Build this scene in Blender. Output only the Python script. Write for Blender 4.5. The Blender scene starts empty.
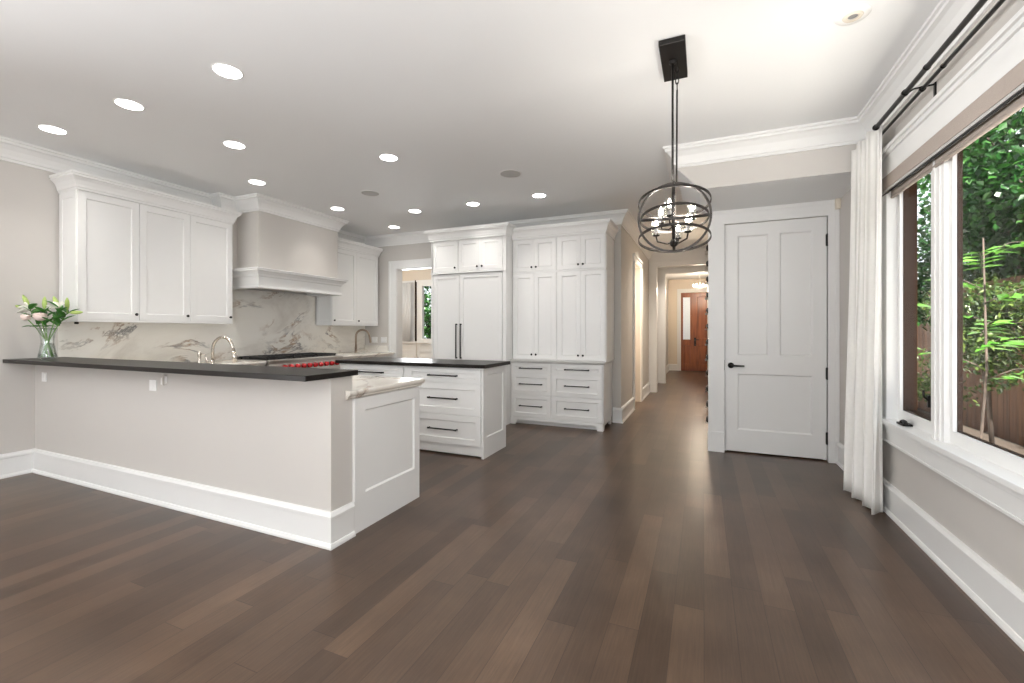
import bpy, bmesh, math, random
from mathutils import Vector, Matrix
random.seed(7)
SC = bpy.context.scene
COL = SC.collection
PI = math.pi

# ------------------------------------------------------------ camera, world, light, exposure
cd = bpy.data.cameras.new('camera'); cam = bpy.data.objects.new('camera', cd); COL.objects.link(cam)
cam.location = (0, 0, 1.27); cam.rotation_euler = (PI / 2, 0, math.radians(23.4))
cd.sensor_fit = 'HORIZONTAL'; cd.sensor_width = 36; cd.lens = 36 * 443 / 1024; cd.shift_y = -0.01025
cd.clip_start = 0.02; cd.clip_end = 200
SC.camera = cam
SC.view_settings.view_transform = 'Standard'; SC.view_settings.look = 'None'
SC.view_settings.gamma = 1; SC.view_settings.use_curve_mapping = False
SC.view_settings.exposure = 0.42
SC.cycles.use_denoising = True
SC.cycles.max_bounces = 10; SC.cycles.diffuse_bounces = 9; SC.cycles.glossy_bounces = 4
SC.cycles.transparent_max_bounces = 16; SC.cycles.sample_clamp_indirect = 6
SC.cycles.caustics_reflective = False; SC.cycles.caustics_refractive = False

W = bpy.data.worlds.new('sky'); SC.world = W; W.use_nodes = True
wn = W.node_tree.nodes; wl = W.node_tree.links
bg = wn['Background']
bg.inputs['Color'].default_value = (0.86, 0.93, 1.0, 1); bg.inputs['Strength'].default_value = 1.3


def lamp(name, kind, loc, power, color=(1, 1, 1), rot=(0, 0, 0), size=None, size_y=None, spot=None, blend=.5, radius=None):
    d = bpy.data.lights.new(name, kind); d.energy = power; d.color = color
    if kind == 'AREA':
        d.shape = 'RECTANGLE' if size_y else 'DISK'; d.size = size
        if size_y: d.size_y = size_y
    if kind == 'SPOT': d.spot_size = spot; d.spot_blend = blend
    if radius is not None: d.shadow_soft_size = radius
    o = bpy.data.objects.new(name, d); o.location = loc; o.rotation_euler = rot; COL.objects.link(o)
    return o


sun = lamp('sun', 'SUN', (3, -6, 8), 27.0, (1, .96, .90), (math.radians(42), 0, 0))
sun.data.angle = .03
DAY = (.97, .985, 1.0)
# added fill lamps behind the camera, tilted up to brighten ceiling and walls
lamp('rear_fill', 'AREA', (-2.0, -3.12, 1.55), 78, DAY, (PI / 2 + 1.1, 0, 0), 5.2, 2.0)
lamp('side_fill', 'AREA', (1.15, -1.5, 1.5), 125, DAY, (0, PI / 2 + .75, 0), 1.5, 2.2)
lamp('far_side_fill', 'AREA', (-5.45, -2.0, 1.4), 260, DAY, (0, -PI / 2 - .4, 0), 1.6, 2.2).data.spread = math.radians(112)
lamp('breakfast_daylight', 'AREA', (-5.7, 8.45, 1.7), 62, DAY, (-PI / 2, 0, 0), 1.6, 1.3)

# ------------------------------------------------------------ helpers
WL = {}


class MB:
    def __init__(s): s.bm = bmesh.new()

    def face(s, pts, smooth=False):
        f = s.bm.faces.new([s.bm.verts.new(p) for p in pts]); f.smooth = smooth
        return f

    def box(s, x0, x1, y0, y1, z0, z1):
        v = [s.bm.verts.new(p) for p in ((x0, y0, z0), (x1, y0, z0), (x1, y1, z0), (x0, y1, z0),
                                         (x0, y0, z1), (x1, y0, z1), (x1, y1, z1), (x0, y1, z1))]
        for q in ((3, 2, 1, 0), (4, 5, 6, 7), (0, 1, 5, 4), (1, 2, 6, 5), (2, 3, 7, 6), (3, 0, 4, 7)):
            s.bm.faces.new([v[i] for i in q])
        return s

    def prism(s, poly, d):
        """poly: list of 3-D points in a plane, extruded by vector d"""
        d = Vector(d); a = [s.bm.verts.new(p) for p in poly]; b = [s.bm.verts.new(Vector(p) + d) for p in poly]
        n = len(poly)
        s.bm.faces.new(a); s.bm.faces.new(b[::-1])
        for i in range(n): s.bm.faces.new((a[i], a[(i + 1) % n], b[(i + 1) % n], b[i]))
        return s

    def ring_surface(s, rings, closed_u=True, closed_v=False, caps=False, smooth=True):
        V = [[s.bm.verts.new(p) for p in r] for r in rings]
        n = len(V[0]); m = len(V)
        for j in range(m if closed_v else m - 1):
            a, b = V[j], V[(j + 1) % m]
            for i in range(n if closed_u else n - 1):
                k = (i + 1) % n
                f = s.bm.faces.new((a[i], a[k], b[k], b[i])); f.smooth = smooth
        if caps:
            s.bm.faces.new(V[0][::-1]); s.bm.faces.new(V[-1])
        return s

    def tube(s, pts, r, seg=10, closed=False, caps=True):
        pts = [Vector(p) for p in pts]; n = len(pts)
        rr = r if isinstance(r, (list, tuple)) else [r] * n
        rings = []; ref = None
        for i, p in enumerate(pts):
            if closed: t = pts[(i + 1) % n] - pts[i - 1]
            else: t = pts[min(i + 1, n - 1)] - pts[max(i - 1, 0)]
            t.normalize()
            if ref is None:
                ref = Vector((0, 0, 1)) if abs(t.z) < .9 else Vector((1, 0, 0))
            u = (ref - t * ref.dot(t))
            if u.length < 1e-5: u = t.orthogonal()
            u.normalize(); ref = u; w = t.cross(u)
            rings.append([p + (u * math.cos(2 * PI * k / seg) + w * math.sin(2 * PI * k / seg)) * rr[i] for k in range(seg)])
        return s.ring_surface(rings, True, closed, caps and not closed)

    def lathe(s, o, axis, prof, seg=20, smooth=True, caps=True):
        o = Vector(o); a = Vector(axis).normalized(); u = a.orthogonal().normalized(); w = a.cross(u)
        rings = [[o + a * d + (u * math.cos(2 * PI * k / seg) + w * math.sin(2 * PI * k / seg)) * max(r, 1e-4) for k in range(seg)] for d, r in prof]
        return s.ring_surface(rings, True, False, caps, smooth)

    def strap(s, c, R, u, w, half_w, th, seg=64):
        """a flat metal hoop: circle in plane u,w, band width along the plane normal"""
        c = Vector(c); u = Vector(u).normalized(); w = Vector(w).normalized(); n = u.cross(w)
        rings = []
        for k in range(seg):
            d = u * math.cos(2 * PI * k / seg) + w * math.sin(2 * PI * k / seg)
            rings.append([c + d * (R - th) - n * half_w, c + d * R - n * half_w, c + d * R + n * half_w, c + d * (R - th) + n * half_w])
        return s.ring_surface(rings, True, True, smooth=False)

    def sweep(s, path, prof, z0, side=1, closed=False):
        """path: plan points; prof: (out, dz) outline; side=+1 puts 'out' on the heading's left"""
        P = [Vector((p[0], p[1])) for p in path]; n = len(P); rings = []
        for i in range(n):
            ds = []
            if i > 0 or closed: ds.append((P[i] - P[i - 1]).normalized())
            if i < n - 1 or closed: ds.append((P[(i + 1) % n] - P[i]).normalized())
            ns = [Vector((-d.y, d.x)) * side for d in ds]
            m = ns[0] if len(ns) == 1 else (ns[0] + ns[1]) / (1 + ns[0].dot(ns[1]))
            rings.append([(P[i].x + m.x * o, P[i].y + m.y * o, z0 + dz) for o, dz in prof])
        return s.ring_surface(rings, True, closed, not closed, smooth=False)

    def panel(s, p, u, n, w, h, t, holes=(), rec=.011, ch=.007):
        """framed panel front with recessed fields; p = lower back corner, u across, n outward"""
        p = Vector(p); u = Vector(u); n = Vector(n); z = Vector((0, 0, 1))
        P = lambda a, b, c: p + u * a + z * b + n * c
        xs = sorted({0, w} | {q for H in holes for q in H[:2]}); zs = sorted({0, h} | {q for H in holes for q in H[2:]})
        for i in range(len(xs) - 1):
            for j in range(len(zs) - 1):
                cx, cz = (xs[i] + xs[i + 1]) / 2, (zs[j] + zs[j + 1]) / 2
                if any(H[0] < cx < H[1] and H[2] < cz < H[3] for H in holes): continue
                s.face([P(xs[i], zs[j], t), P(xs[i + 1], zs[j], t), P(xs[i + 1], zs[j + 1], t), P(xs[i], zs[j + 1], t)])
        for a, b, c, d in holes:
            o = [P(a, c, t), P(b, c, t), P(b, d, t), P(a, d, t)]
            q = [P(a + ch, c + ch, t - rec), P(b - ch, c + ch, t - rec), P(b - ch, d - ch, t - rec), P(a + ch, d - ch, t - rec)]
            for k in range(4): s.face([o[k], o[(k + 1) % 4], q[(k + 1) % 4], q[k]])
            s.face(q)
        e = [(0, 0), (w, 0), (w, h), (0, h)]
        for k in range(4):
            a, b = e[k], e[(k + 1) % 4]
            s.face([P(*a, 0), P(*b, 0), P(*b, t), P(*a, t)])
        s.face([P(*k, 0) for k in e[::-1]])
        bmesh.ops.remove_doubles(s.bm, verts=s.bm.verts[:], dist=1e-5)
        return s

    def shaker(s, p, u, n, w, h, t=.02, st=.06, rail=None):
        r = rail or st
        return s.panel(p, u, n, w, h, t, [(st, w - st, r, h - r)])

    def build(s, name, m, parent=None, bevel=0, recalc=True):
        if recalc: bmesh.ops.recalc_face_normals(s.bm, faces=s.bm.faces[:])
        if parent is not None: off = WL[parent]
        else:
            xs = [v.co for v in s.bm.verts]
            lo = [min(c[i] for c in xs) for i in range(3)]; hi = [max(c[i] for c in xs) for i in range(3)]
            off = Vector(((lo[0] + hi[0]) / 2, (lo[1] + hi[1]) / 2, lo[2]))
        bmesh.ops.translate(s.bm, verts=s.bm.verts[:], vec=-off)
        me = bpy.data.meshes.new(name); s.bm.to_mesh(me); s.bm.free()
        me.materials.append(m)
        o = bpy.data.objects.new(name, me); COL.objects.link(o)
        if parent is not None: o.parent = parent
        else: o.location = off
        WL[o] = off
        if bevel:
            b = o.modifiers.new('edge', 'BEVEL'); b.width = bevel; b.segments = 2; b.limit_method = 'ANGLE'; b.angle_limit = .6
        return o


def tag(o, label=None, cat=None, group=None, kind=None):
    if label: o['label'] = label
    if cat: o['category'] = cat
    if group: o['group'] = group
    if kind: o['kind'] = kind
    return o


def thing(name, label, cat, loc, group=None):
    o = bpy.data.objects.new(name, None); COL.objects.link(o); o.location = loc; o.empty_display_size = .1
    WL[o] = Vector(loc)
    return tag(o, label, cat, group)


def struct(name, mb, m, label=None, parent=None, bevel=0):
    o = mb.build(name, m, parent, bevel)
    if parent is None: o['kind'] = 'structure'; o['label'] = label or name.replace('_', ' '); o['category'] = name.split('_')[0]
    return o


def copy_tree(o, loc=None, label=None, group=None, parent=None):
    c = o.copy(); COL.objects.link(c)
    if parent: c.parent = parent
    if loc is not None: c.location = loc
    if label: c['label'] = label
    if group: c['group'] = group
    for k in list(o.children): copy_tree(k, parent=c)
    return c


X, Y, Z = Vector((1, 0, 0)), Vector((0, 1, 0)), Vector((0, 0, 1))


# ------------------------------------------------------------ materials
def mat(name, col, rough=.5, metal=0, spec=.5, emit=None, estr=0, coat=0, noise=0, nscale=8, bump=0, bscale=200, sub=0):
    m = bpy.data.materials.new(name); m.use_nodes = True
    N, L = m.node_tree.nodes, m.node_tree.links; b = N['Principled BSDF']
    b.inputs['Base Color'].default_value = (*col, 1); b.inputs['Roughness'].default_value = rough
    b.inputs['Metallic'].default_value = metal; b.inputs['Specular IOR Level'].default_value = spec
    b.inputs['Coat Weight'].default_value = coat
    if sub: b.inputs['Subsurface Weight'].default_value = sub
    if emit: b.inputs['Emission Color'].default_value = (*emit, 1); b.inputs['Emission Strength'].default_value = estr
    tc = N.new('ShaderNodeTexCoord')
    if noise:
        t = N.new('ShaderNodeTexNoise'); t.inputs['Scale'].default_value = nscale; t.inputs['Detail'].default_value = 4
        L.new(tc.outputs['Object'], t.inputs['Vector'])
        r = N.new('ShaderNodeMapRange'); r.inputs['To Min'].default_value = 1 - noise; r.inputs['To Max'].default_value = 1 + noise
        L.new(t.outputs['Fac'], r.inputs['Value'])
        mx = N.new('ShaderNodeVectorMath'); mx.operation = 'SCALE'; mx.inputs[0].default_value = col
        L.new(r.outputs['Result'], mx.inputs['Scale']); L.new(mx.outputs['Vector'], b.inputs['Base Color'])
    if bump:
        t = N.new('ShaderNodeTexNoise'); t.inputs['Scale'].default_value = bscale
        L.new(tc.outputs['Object'], t.inputs['Vector'])
        bp = N.new('ShaderNodeBump'); bp.inputs['Strength'].default_value = bump; bp.inputs['Distance'].default_value = .002
        L.new(t.outputs['Fac'], bp.inputs['Height']); L.new(bp.outputs['Normal'], b.inputs['Normal'])
    return m


M = {}
M['wall'] = mat('wall paint', (.575, .55, .52), .7, noise=.015, nscale=3, bump=.1, bscale=300)
M['ceil'] = mat('ceiling paint', (.83, .84, .845), .8, noise=.01, nscale=2)
M['trim'] = mat('white trim paint', (.80, .80, .79), .35, noise=.01, nscale=5)
M['cab'] = mat('white cabinet lacquer', (.80, .80, .79), .35, noise=.01, nscale=4)
M['black'] = mat('black bronze', (.018, .016, .015), .4, .6)
M['blackm'] = mat('matt black', (.012, .012, .012), .6)
M['quartz'] = mat('dark quartz', (.015, .0125, .011), .36, spec=.18, noise=.15, nscale=120)
M['stone'] = mat('pale grey stone', (.66, .655, .64), .3, noise=.08, nscale=12)
M['hoop'] = mat('dark bronze hoop', (.045, .04, .037), .35, .8)
M['steel'] = mat('brushed steel', (.62, .60, .57), .28, 1, noise=.04, nscale=60)
M['nickel'] = mat('satin nickel', (.60, .55, .49), .25, 1, noise=.03, nscale=40)
M['bronze'] = mat('brushed bronze', (.36, .29, .23), .35, 1, noise=.05, nscale=40)
M['iron'] = mat('cast iron', (.02, .02, .02), .5, noise=.2, nscale=80)
M['red'] = mat('red enamel', (.55, .012, .02), .25, coat=.5, noise=.03)
M['plastic'] = mat('white plastic', (.85, .85, .84), .4, noise=.01)
M['cream'] = mat('cream plastic', (.78, .72, .62), .5, noise=.02)
M['linen'] = mat('white linen', (.84, .83, .80), .9, noise=.05, nscale=40, bump=.3, bscale=400)
M['shade'] = mat('taupe shade fabric', (.42, .36, .32), .9, noise=.06, nscale=60, bump=.3, bscale=500)
M['spk'] = mat('speaker grille', (.50, .495, .485), .7, noise=.05, nscale=300)
M['brown'] = mat('brown window cladding', (.030, .013, .006), .7, spec=.05, noise=.03, nscale=5)
M['lens'] = mat('lit lens', (1, 1, 1), .5, emit=(1, .97, .92), estr=14, noise=.001)
M['bulb'] = mat('lit bulb', (1, 1, 1), .3, emit=(1, .88, .70), estr=24, noise=.001)
M['grey'] = mat('plain grey', (.30, .30, .30), .8, noise=.02)  # even grey for the neighbour's roof and the unlit lens
M['bottle'] = mat('dark bottle glass', (.012, .010, .010), .12, noise=.05, coat=.5)
M['foil'] = mat('bottle foil', (.5, .45, .36), .35, .6, noise=.1)
M['tile'] = mat('entry paint', (.72, .64, .54), .7, noise=.02)


def glass_pane(name, tint=(1, 1, 1), refl=.06, grz=.35):
    m = bpy.data.materials.new(name); m.use_nodes = True
    N, L = m.node_tree.nodes, m.node_tree.links; N.remove(N['Principled BSDF'])
    tr = N.new('ShaderNodeBsdfTransparent'); tr.inputs[0].default_value = (*tint, 1)
    gl = N.new('ShaderNodeBsdfGlossy'); gl.inputs['Roughness'].default_value = .01
    fr = N.new('ShaderNodeLayerWeight'); fr.inputs['Blend'].default_value = .25
    mu = N.new('ShaderNodeMath'); mu.operation = 'MULTIPLY_ADD'; mu.inputs[1].default_value = grz; mu.inputs[2].default_value = refl
    mx = N.new('ShaderNodeMixShader')
    L.new(fr.outputs['Fresnel'], mu.inputs[0]); L.new(mu.outputs[0], mx.inputs[0])
    L.new(tr.outputs[0], mx.inputs[1]); L.new(gl.outputs[0], mx.inputs[2]); L.new(mx.outputs[0], N['Material Output'].inputs[0])
    return m


M['pane'] = glass_pane('window glass', (1, 1, 1), .006, .05)
M['clear'] = glass_pane('clear glass', (.97, .99, .98), .08)
M['water'] = glass_pane('water', (.93, .97, .95), .05)
mg = mat('textured door glass', (.75, .80, .83), .3, emit=(.75, .85, .95), estr=.16, noise=.15, nscale=30); M['leaded'] = mg  # faint glow in the glass stands in for daylight behind it


def node_math(N, L, op, a, b=None, c=None):
    n = N.new('ShaderNodeMath'); n.operation = op
    for i, v in enumerate((a, b, c)):
        if v is None: continue
        if isinstance(v, (int, float)): n.inputs[i].default_value = v
        else: L.new(v, n.inputs[i])
    return n.outputs[0]


def ramp(N, L, fac, stops):
    r = N.new('ShaderNodeValToRGB'); e = r.color_ramp.elements
    e[0].position, e[0].color = stops[0][0], (*stops[0][1], 1); e[1].position, e[1].color = stops[-1][0], (*stops[-1][1], 1)
    for p, c in stops[1:-1]:
        k = e.new(p); k.color = (*c, 1)
    L.new(fac, r.inputs[0]); return r.outputs[0]


def planks(name, stops, width, length, rough, dirt=.0):
    m = bpy.data.materials.new(name); m.use_nodes = True
    N, L = m.node_tree.nodes, m.node_tree.links; b = N['Principled BSDF']
    g = N.new('ShaderNodeNewGeometry'); sp = N.new('ShaderNodeSeparateXYZ'); L.new(g.outputs['Position'], sp.inputs[0])
    xr = node_math(N, L, 'DIVIDE', sp.outputs[0], width); row = node_math(N, L, 'FLOOR', xr)
    wn1 = N.new('ShaderNodeTexWhiteNoise'); wn1.noise_dimensions = '1D'; L.new(row, wn1.inputs['W'])
    yy = node_math(N, L, 'ADD', node_math(N, L, 'DIVIDE', sp.outputs[1], length), node_math(N, L, 'MULTIPLY', wn1.outputs['Value'], 13.7))
    pl = node_math(N, L, 'FLOOR', yy)
    cv = N.new('ShaderNodeCombineXYZ'); L.new(row, cv.inputs[0]); L.new(pl, cv.inputs[1])
    wn2 = N.new('ShaderNodeTexWhiteNoise'); wn2.noise_dimensions = '2D'; L.new(cv.outputs[0], wn2.inputs['Vector'])
    gv = N.new('ShaderNodeCombineXYZ'); L.new(node_math(N, L, 'MULTIPLY', sp.outputs[0], 120.), gv.inputs[0]); L.new(node_math(N, L, 'MULTIPLY', sp.outputs[1], 5.), gv.inputs[1])
    L.new(node_math(N, L, 'MULTIPLY', wn2.outputs['Value'], 50.), gv.inputs[2])
    gr = N.new('ShaderNodeTexNoise'); gr.inputs['Scale'].default_value = 1; gr.inputs['Detail'].default_value = 6; gr.inputs['Roughness'].default_value = .65; gr.inputs['Distortion'].default_value = .5
    L.new(gv.outputs[0], gr.inputs['Vector'])
    bl = N.new('ShaderNodeTexNoise'); bl.inputs['Scale'].default_value = 2.2; bl.inputs['Detail'].default_value = 5; L.new(g.outputs['Position'], bl.inputs['Vector'])
    f = node_math(N, L, 'ADD', node_math(N, L, 'MULTIPLY', wn2.outputs['Value'], .46), node_math(N, L, 'MULTIPLY', gr.outputs['Fac'], .62))
    f = node_math(N, L, 'ADD', f, node_math(N, L, 'MULTIPLY_ADD', bl.outputs['Fac'], .75, -.40))
    c = ramp(N, L, f, stops)
    fx = node_math(N, L, 'FRACT', xr); fy = node_math(N, L, 'FRACT', yy)
    gap = node_math(N, L, 'MAXIMUM', node_math(N, L, 'LESS_THAN', fx, .018), node_math(N, L, 'LESS_THAN', fy, .0025))
    mx = N.new('ShaderNodeMix'); mx.data_type = 'RGBA'
    L.new(node_math(N, L, 'MULTIPLY', gap, .6), mx.inputs[0]); L.new(c, mx.inputs[6]); mx.inputs[7].default_value = (.012, .008, .006, 1)
    L.new(mx.outputs[2], b.inputs['Base Color'])
    L.new(node_math(N, L, 'MULTIPLY_ADD', gr.outputs['Fac'], .06, rough), b.inputs['Roughness'])
    bp = N.new('ShaderNodeBump'); bp.inputs['Strength'].default_value = .06; bp.inputs['Distance'].default_value = .002
    L.new(node_math(N, L, 'SUBTRACT', gr.outputs['Fac'], gap), bp.inputs['Height']); L.new(bp.outputs[0], b.inputs['Normal'])
    return m


M['floor'] = planks('stained oak planks', [(.12, (.040, .024, .0155)), (.42, (.069, .042, .0275)), (.70, (.104, .064, .041)), (1.0, (.16, .102, .067))], .127, 1.25, .27)


def marble(name):
    m = bpy.data.materials.new(name); m.use_nodes = True
    N, L = m.node_tree.nodes, m.node_tree.links; b = N['Principled BSDF']; b.inputs['Roughness'].default_value = .2
    g = N.new('ShaderNodeNewGeometry')
    mp = N.new('ShaderNodeMapping'); mp.vector_type = 'TEXTURE'; mp.inputs['Rotation'].default_value = (math.radians(22), 0, math.radians(20)); mp.inputs['Scale'].default_value = (1, 1.5, .62)
    L.new(g.outputs['Position'], mp.inputs[0])
    n1 = N.new('ShaderNodeTexNoise'); n1.inputs['Scale'].default_value = 1.5; n1.inputs['Detail'].default_value = 9; n1.inputs['Roughness'].default_value = .62; n1.inputs['Distortion'].default_value = .9
    L.new(mp.outputs[0], n1.inputs[0])
    vein = node_math(N, L, 'ABSOLUTE', node_math(N, L, 'SUBTRACT', n1.outputs['Fac'], .5))
    vein = node_math(N, L, 'SUBTRACT', 1., node_math(N, L, 'MINIMUM', node_math(N, L, 'MULTIPLY', vein, 30.), 1.))
    n2 = N.new('ShaderNodeTexNoise'); n2.inputs['Scale'].default_value = 2.3; n2.inputs['Detail'].default_value = 3; L.new(mp.outputs[0], n2.inputs[0])
    msk = node_math(N, L, 'MULTIPLY', vein, node_math(N, L, 'MINIMUM', node_math(N, L, 'MAXIMUM', node_math(N, L, 'MULTIPLY_ADD', n2.outputs['Fac'], 6., -2.7), 0.), 1.))
    n3 = N.new('ShaderNodeTexNoise'); n3.inputs['Scale'].default_value = 5; L.new(mp.outputs[0], n3.inputs[0])
    vc = ramp(N, L, n3.outputs['Fac'], [(.42, (.10, .10, .11)), (.58, (.30, .17, .08))])
    base = ramp(N, L, n1.outputs['Fac'], [(.3, (.62, .58, .52)), (.48, (.80, .77, .71)), (.75, (.86, .84, .79))])
    mx = N.new('ShaderNodeMix'); mx.data_type = 'RGBA'
    L.new(node_math(N, L, 'MULTIPLY', msk, .85), mx.inputs[0]); L.new(base, mx.inputs[6]); L.new(vc, mx.inputs[7]); L.new(mx.outputs[2], b.inputs['Base Color'])
    return m


M['marble'] = marble('veined marble')


def wood(name, c0, c1, sx=40, sz=2, rough=.3, axis=2):
    m = bpy.data.materials.new(name); m.use_nodes = True
    N, L = m.node_tree.nodes, m.node_tree.links; b = N['Principled BSDF']; b.inputs['Roughness'].default_value = rough
    g = N.new('ShaderNodeNewGeometry'); mp = N.new('ShaderNodeMapping'); s = [sx, sx, sx]; s[axis] = sz; mp.inputs['Scale'].default_value = s
    L.new(g.outputs['Position'], mp.inputs[0]); n = N.new('ShaderNodeTexNoise'); n.inputs['Scale'].default_value = 1; n.inputs['Detail'].default_value = 5
    L.new(mp.outputs[0], n.inputs[0]); L.new(ramp(N, L, n.outputs['Fac'], [(.3, c0), (.7, c1)]), b.inputs['Base Color'])
    return m


M['mahogany'] = wood('mahogany', (.17, .045, .012), (.36, .11, .03), 18, 1.5)
M['fence'] = wood('weathered brown boards', (.050, .020, .008), (.12, .052, .020), 12, 1, .8)
M['bark'] = wood('bark', (.025, .018, .013), (.07, .05, .038), 30, 6, .9)


def leaf(name, a, b_, c):
    m = bpy.data.materials.new(name); m.use_nodes = True
    N, L = m.node_tree.nodes, m.node_tree.links; b = N['Principled BSDF']; b.inputs['Roughness'].default_value = .4
    g = N.new('ShaderNodeNewGeometry'); L.new(ramp(N, L, g.outputs['Random Per Island'], [(0., a), (.5, b_), (1., c)]), b.inputs['Base Color'])
    t = N.new('ShaderNodeBsdfTranslucent'); t.inputs[0].default_value = (*b_, 1); mx = N.new('ShaderNodeMixShader'); mx.inputs[0].default_value = .35
    L.new(b.outputs[0], mx.inputs[1]); L.new(t.outputs[0], mx.inputs[2]); L.new(mx.outputs[0], N['Material Output'].inputs[0])
    return m


M['leaf'] = leaf('tree leaf', (.004, .026, .004), (.011, .062, .008), (.035, .125, .014))
M['leafb'] = leaf('shrub leaf', (.013, .034, .007), (.040, .075, .013), (.10, .14, .03))
M['leafy'] = leaf('sapling leaf', (.03, .11, .008), (.055, .17, .014), (.09, .22, .025))
M['sheer'] = leaf('sheer fabric', (.8, .8, .8), (.86, .86, .85), (.9, .9, .9))
M['stemgreen'] = mat('green stem', (.13, .30, .05), .5, noise=.15, nscale=60)
M['lleaf'] = mat('lily leaf', (.05, .19, .03), .4, noise=.2, nscale=40)
M['bud'] = mat('green lily bud', (.42, .55, .16), .5, noise=.2, nscale=40)
M['petal'] = mat('white petal', (.88, .86, .78), .5, noise=.04, nscale=50)
M['rose'] = mat('pale pink petal', (.85, .70, .64), .6, noise=.06, nscale=50)
M['gravel'] = mat('pale gravel', (.80, .78, .74), .95, noise=.2, nscale=40)  # kept very pale so the added strip bounces sun into the room
M['soil'] = mat('garden soil', (.028, .018, .010), .95, noise=.3, nscale=6)
M['stucco'] = mat('neighbour siding', (.55, .56, .58), .9, noise=.08, nscale=5)

# ------------------------------------------------------------ the setting
XL, XR, YB, ZC = -5.56, 1.196, 6.22, 2.92
struct('floor', MB().box(-7.2, 1.321, -3.3, 16, -.1, 0), M['floor'], 'dark stained oak plank floor')
struct('ceiling', MB().box(-7.2, 1.321, -3.3, 16, ZC, ZC + .1), M['ceil'], 'smooth pale ceiling')
w = MB().box(XL - .16, XL, -3.3, YB + .14, 0, ZC)
w.box(XL, -5.40, 3.56, 3.76, 2.02, ZC)
struct('wall_left', w, M['wall'], 'greige wall carrying the kitchen cabinets')
w = MB().box(XL, -4.85, YB, YB + .14, 0, ZC).box(-3.85, -1.17, YB, YB + .14, 0, ZC).box(-4.85, -3.85, YB, YB + .14, 2.345, ZC)
struct('wall_back', w, M['wall'], 'greige kitchen back wall with a doorway')
# wall with the garden windows: opening y .80..3.86, z .67..2.36
OY0, OY1, OZ0, OZ1 = .82, 3.88, .645, 2.36
w = MB().box(XR, XR + .125, -3.3, OY0, 0, ZC).box(XR, XR + .125, OY1, 6.5, 0, ZC).box(XR, XR + .125, OY0, OY1, 0, OZ0).box(XR, XR + .125, OY0, OY1, OZ1, ZC)
struct('wall_right', w, M['wall'], 'beige wall with the garden windows')
w = MB().box(-7.2, -4.6, -3.3, -3.2, 0, ZC).box(.6, 1.36, -3.3, -3.2, 0, ZC).box(-4.6, .6, -3.3, -3.2, 0, .5).box(-4.6, .6, -3.3, -3.2, 2.6, ZC)
struct('wall_rear', w, M['wall'], 'rear wall with broad glazing')
# door wall beside the hall
w = MB().box(.06, .20, 5.17, 5.29, 0, 2.533).box(1.105, XR, 5.17, 5.29, 0, 2.533).box(.20, 1.105, 5.17, 5.29, 2.39, 2.533)
struct('wall_closet', w, M['wall'], 'wall around the white panelled door')
w = MB().box(.10, .20, 5.29, 15.15, 0, ZC).box(.20, 1.36, 6.4, 6.5, 0, ZC)
struct('wall_hall_right', w, M['wall'], 'hall wall carrying the wine pegs')
# dropped soffit with a sloped end over the closet door
w = MB().prism([(-.222, 4.286, ZC), (-.222, 4.286, 2.741), (-.03, 4.286, 2.533), (XR, 4.286, 2.533), (XR, 4.286, ZC)], (0, 1.004, 0))
so = struct('wall_soffit', w, M['wall'], 'dropped soffit over the white door')
so.data.materials.append(M['ceil'])
for p in so.data.polygons:
    if p.normal.z < -.3: p.material_index = 1
# hall
w = MB().box(-1.17, -1.05, YB, 7.42, 0, ZC).box(-1.17, -1.05, 8.22, 15.15, 0, ZC).box(-1.17, -1.05, 7.42, 8.22, 2.40, ZC)
struct('wall_hall_left', w, M['wall'], 'beige hall wall with a side doorway')
w = MB().box(-2.6, -2.5, 6.36, 9.0, 0, ZC).box(-2.5, -1.17, 8.9, 9.0, 0, ZC)
struct('wall_side_room', w, M['tile'], 'walls of the lit side room off the hall')
w = MB().box(-1.05, -.89, 9.6, 9.75, 0, ZC).box(-.89, .10, 9.6, 9.75, 2.60, ZC)
struct('wall_hall_arch', w, M['trim'], 'first white cased opening across the hall')
w = MB().box(-1.05, -.85, 11.35, 11.5, 0, ZC).box(-.85, .10, 11.35, 11.5, 2.66, ZC)
struct('wall_foyer_arch', w, M['trim'], 'inner white cased opening before the foyer')
w = MB().box(-1.17, -.67, 15.15, 15.3, 0, ZC).box(.60, 1.36, 15.15, 15.3, 0, ZC).box(-.67, .60, 15.15, 15.3, 2.49, ZC)
struct('wall_front', w, M['tile'], 'entry wall around the mahogany door')
# breakfast room
w = MB().box(-7.2, -7.0, 8.7, 8.85, 0, ZC).box(-5.2, -2.5, 8.7, 8.85, 0, ZC).box(-6.225, -6.185, 8.7, 8.85, 0, ZC).box(-7.0, -6.225, 8.7, 8.85, 0, 1.02).box(-7.0, -6.225, 8.7, 8.85, 2.40, ZC).box(-6.185, -5.2, 8.7, 8.85, 0, 1.02).box(-6.185, -5.2, 8.7, 8.85, 2.40, ZC)
w.box(-7.2, -7.05, YB + .14, 8.7, 0, ZC).box(-7.05, XL - .16, YB, YB + .14, 0, ZC)
struct('wall_breakfast', w, M['tile'], 'far breakfast room wall with windows')

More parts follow.
